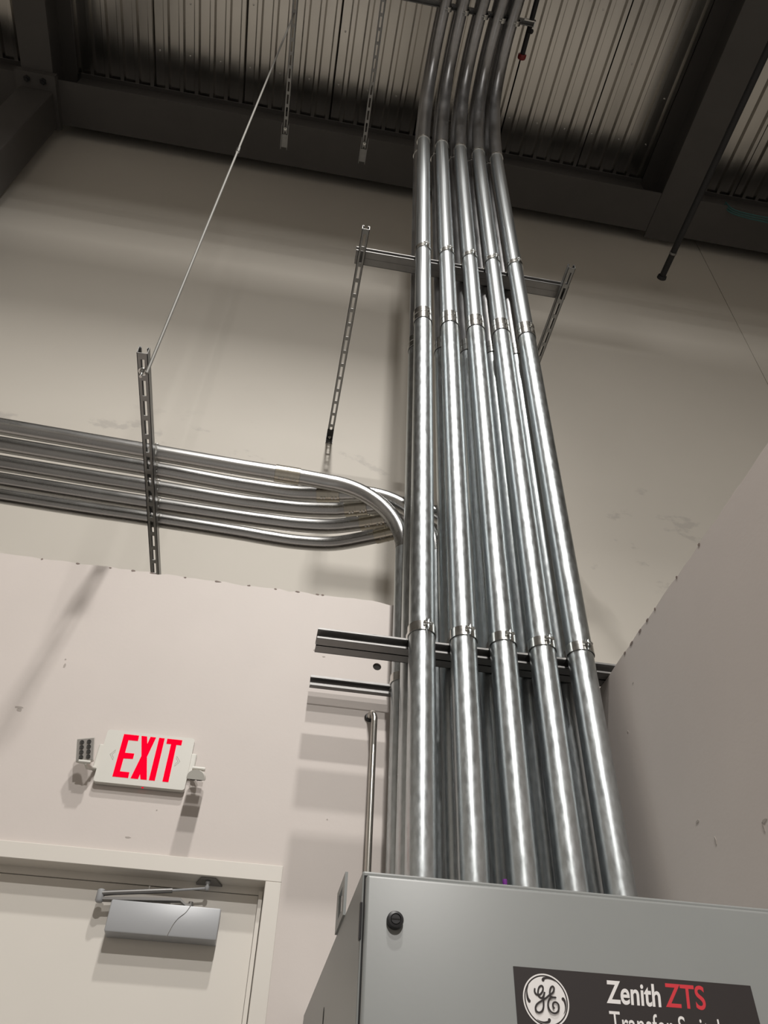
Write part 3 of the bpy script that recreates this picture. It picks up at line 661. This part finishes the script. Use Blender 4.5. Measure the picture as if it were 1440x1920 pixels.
# ceiling struts that run towards the room, and the rod
strut_single('ceiling_strut', 'left of the two slotted struts hanging below the ribbed ceiling, holds the rod', (-0.594, 2.915, 7.20), (-0.600, 0.4, 7.20), (0, 0, 1), True, m='strut', group='ceiling struts')
strut_single('ceiling_strut', 'right of the two slotted struts hanging below the ribbed ceiling', (0.100, 2.92, 7.20), (0.060, 0.4, 7.20), (0, 0, 1), True, m='strut', group='ceiling struts')
for nm, x in (('left', -0.594), ('right', 0.100)):
    t = thing('strut_end_fitting', f'open channel fitting on the far end of the {nm} ceiling strut', 'bracket', (x, 2.9, 7.17), 'ceiling strut end fittings')
    bm = N(); box(bm, x - 0.030, x - 0.026, 2.74, 2.95, 7.165, 7.215); box(bm, x + 0.026, x + 0.030, 2.74, 2.95, 7.165, 7.215); box(bm, x - 0.026, x + 0.026, 2.80, 2.95, 7.206, 7.212) if False else None
    obj('cheek', bm, M['strut'], t)
    obj('end_plate', box(N(), x - 0.026, x + 0.026, 2.83, 2.94, 7.190, 7.197), M['strut'], t)
    obj('bolt', revolve(N(), (x, 2.78, 7.198), (0, 0, -1), [(0, 0.014), (0.012, 0.014), (0.012, 0.007), (0.03, 0.007)], 6), M['bolt'], t)
rd = thing('hanger_rod', 'long thin threaded rod from the ceiling strut to the left slotted arm', 'threaded rod', (-0.672, 1.96, 2.49))
r0, r1 = Vector((-0.655, 1.955, 2.485)), Vector((-0.600, 1.905, 7.235))
obj('rod', tube(N(), [r0, r0.lerp(r1, 0.5), r1], 0.0062, 10), M['rod'], rd, True)
rm = r0.lerp(r1, 0.435)
obj('rod_coupler', revolve(N(), rm, r1 - r0, [(0, 0.0105), (0.05, 0.0105)], 6), M['bolt'], rd)
obj('washer', revolve(N(), (-0.6815, 1.983, ZH - R3 - 0.0413), (0, 0, -1), [(0, 0.0165), (0.0025, 0.0165)], 20), M['coupling'], rd, True)
obj('nut', revolve(N(), (-0.6815, 1.983, ZH - R3 - 0.0438), (0, 0, -1), [(0, 0.0105), (0.011, 0.0105)], 6), M['bolt'], rd)
obj('rod_end', revolve(N(), (-0.6815, 1.983, ZH - R3 - 0.0548), (0, 0, -1), [(0, 0.0062), (0.022, 0.0062)], 10), M['bolt'], rd, True)

# trapeze strut at the very top holding the bent conduits
ZTR = ZH1 + R1 + 0.002
tz = thing('trapeze_strut', 'slotted strut across the bent conduits just under the ribbed ceiling', 'strut channel', (0.5, 1.70, ZTR))
obj('channel', channel(N(), (-0.9, 1.70, ZTR + 0.0413), (1.335, 1.70, ZTR + 0.0413), (0, 0, -1), 0.0413, 0.0413), M['strut'], tz)
bm = N(); box(bm, 1.325, 1.338, 1.675, 1.725, ZTR - 0.012, ZTR + 0.045); box(bm, 1.24, 1.338, 1.675, 1.683, ZTR - 0.004, ZTR + 0.045)
obj('end_bracket', bm, M['coupling'], tz)
GA, GB, GC, GD = 'clamps on the lower strut', 'clamps on the upper strut', 'clamps on the trapeze strut', 'clamps on the left arm'
def xz(i, z): return lerp(XB[i], XT[i], (z - ZC) / (5.95 - ZC))
for i in range(5):
    clamp((xz(i, 1.602), Y1, 1.6205), R1, (0, 0, 0.14), f'bolted strap clamp at the lower doubled strut, on the {ORD[i]} front conduit', GA, 0.036)
for i in range(5):
    clamp((xz(i, 4.2985), Y1, 4.306), R1 - 0.0015, (0, 0, 0.10), f'bolted strap clamp at the high doubled strut, on the {ORD[i]} front conduit', GB, 0.036)
for i in range(5):
    clamp((XH[i], 1.70, ZH1), R1, (PI / 2, 0, 0) , f'strap clamp just under the ceiling, on the {ORD[i]} bent conduit', GC, 0.036)
clamp((X3[0] - 0.004, Y3, 1.6175), R3, (0, 0, 0.1), 'strap clamp on the single strut, at the left edge of the conduit bundle', 'clamp on the single strut', 0.034)
for i in range(5):
    y_ = [2.4785, 2.5845, 2.6995, 2.8115, 2.9155][i]
    t = thing('saddle_clamp', f'saddle strap on the left arm, on the conduit {HL[i]}', 'pipe clamp', (-0.662, y_, ZH - R3), GD)
    bm = N(); n = 18
    rows = []
    for x in (-0.690, -0.655):
        for r in (R3 + 0.0006, R3 + 0.0030):
            rows.append([bm.verts.new((x, y_ + r * math.cos(2 * PI * k / 24), ZH + r * math.sin(2 * PI * k / 24))) for k in range(24)])
    a, b, c, d = rows
    for k in range(24):
        j = (k + 1) % 24
        for q in ((a[k], a[j], b[j], b[k]), (c[k], d[k], d[j], c[j]), (b[k], b[j], d[j], d[k]), (a[k], c[k], c[j], a[j])): bm.faces.new(q)
    obj('band', bm, M['coupling'], t, True)
    obj('clamp_bolt', revolve(N(), (-0.672, y_ - 0.004, ZH + R3 + 0.002), (0, 0, 1), [(0, 0.006), (0.014, 0.006)], 8), M['bolt'], t)

# unseen bar and box, added to block the nearest lamp and band the wall
dt = thing('light_blocker', None, None, (0, -0.2, 6.9), kind='structure')
obj('light_blocker_bar', bev(box(N(), -6.9, 7.4, -0.26, -0.14, 6.945, 7.06), 0.004, 1), M['coupling'], dt)
obj('light_blocker_box', bev(box(N(), 0.31, 1.25, -0.26, -0.14, 6.70, 6.944), 0.004, 1), M['coupling'], dt)  # added out of view to darken the wall right of the conduits
for x in (-4.5, -1.5, 1.8, 4.5): obj('blocker_hanger', tube(N(), [(x, -0.2, 7.0), (x, -0.2, ZD - 0.03)], 0.005, 8), M['bolt'], dt, True)

# ------------------------------------------------------------------ sprinkler pipes and cables under the roof
s1 = thing('sprinkler_pipe', 'black sprinkler pipe with a red end cap beside the bent conduits', 'pipe', (1.325, 1.99, 7.62))
obj('pipe_length', tube(N(), [(1.325, -3.0, 7.62), (1.325, 1.0, 7.62), (1.325, 1.985, 7.62)], 0.0215, 20), M['pipe_black'], s1, True)
obj('end_cap', revolve(N(), (1.325, 1.965, 7.62), (0, 1, 0), [(0, 0.033), (0.004, 0.036), (0.030, 0.036), (0.042, 0.030), (0.047, 0.018)], 20), M['red_cap'], s1, True)
obj('outlet_boss', revolve(N(), (1.325, 1.78, 7.60), (0.8, 0, -0.6), [(0, 0.02), (0.03, 0.019), (0.036, 0.012)], 14), M['pipe_black'], s1, True)
s2_ = thing('sprinkler_pipe', 'plain black capped sprinkler pipe under the right girder, ending near the back wall', 'pipe', (3.165, 3.54, 7.2))
obj('pipe_length', tube(N(), [(3.165, 3.53, 7.2), (3.165, 1.0, 7.2), (3.165, -3.0, 7.2)], 0.030, 20), M['pipe_black'], s2_, True)
obj('end_cap', revolve(N(), (3.165, 3.50, 7.2), (0, 1, 0), [(0, 0.040), (0.004, 0.043), (0.030, 0.046), (0.036, 0.040)], 20), M['pipe_black'], s2_, True)
obj('pipe_ring', revolve(N(), (3.165, 3.25, 7.2), (0, 1, 0), [(0, 0.034), (0.02, 0.034)], 20), M['strut'], s2_, True)
tc = thing('cable_bundle', 'thin teal cables sagging under the roof at the right edge of the view', 'cable', (4.4, 3.1, 7.9))
for k in range(3):
    obj('cable', tube(N(), spline([(3.92, 3.10 + 0.02 * k, 8.25), (4.05, 3.12 + 0.02 * k, 8.12), (4.6, 3.05 + 0.025 * k, 7.95), (5.6, 3.0 + 0.02 * k, 8.05), (6.5, 3.05, 8.19)], 6), 0.007, 8), M['teal'], tc, True)
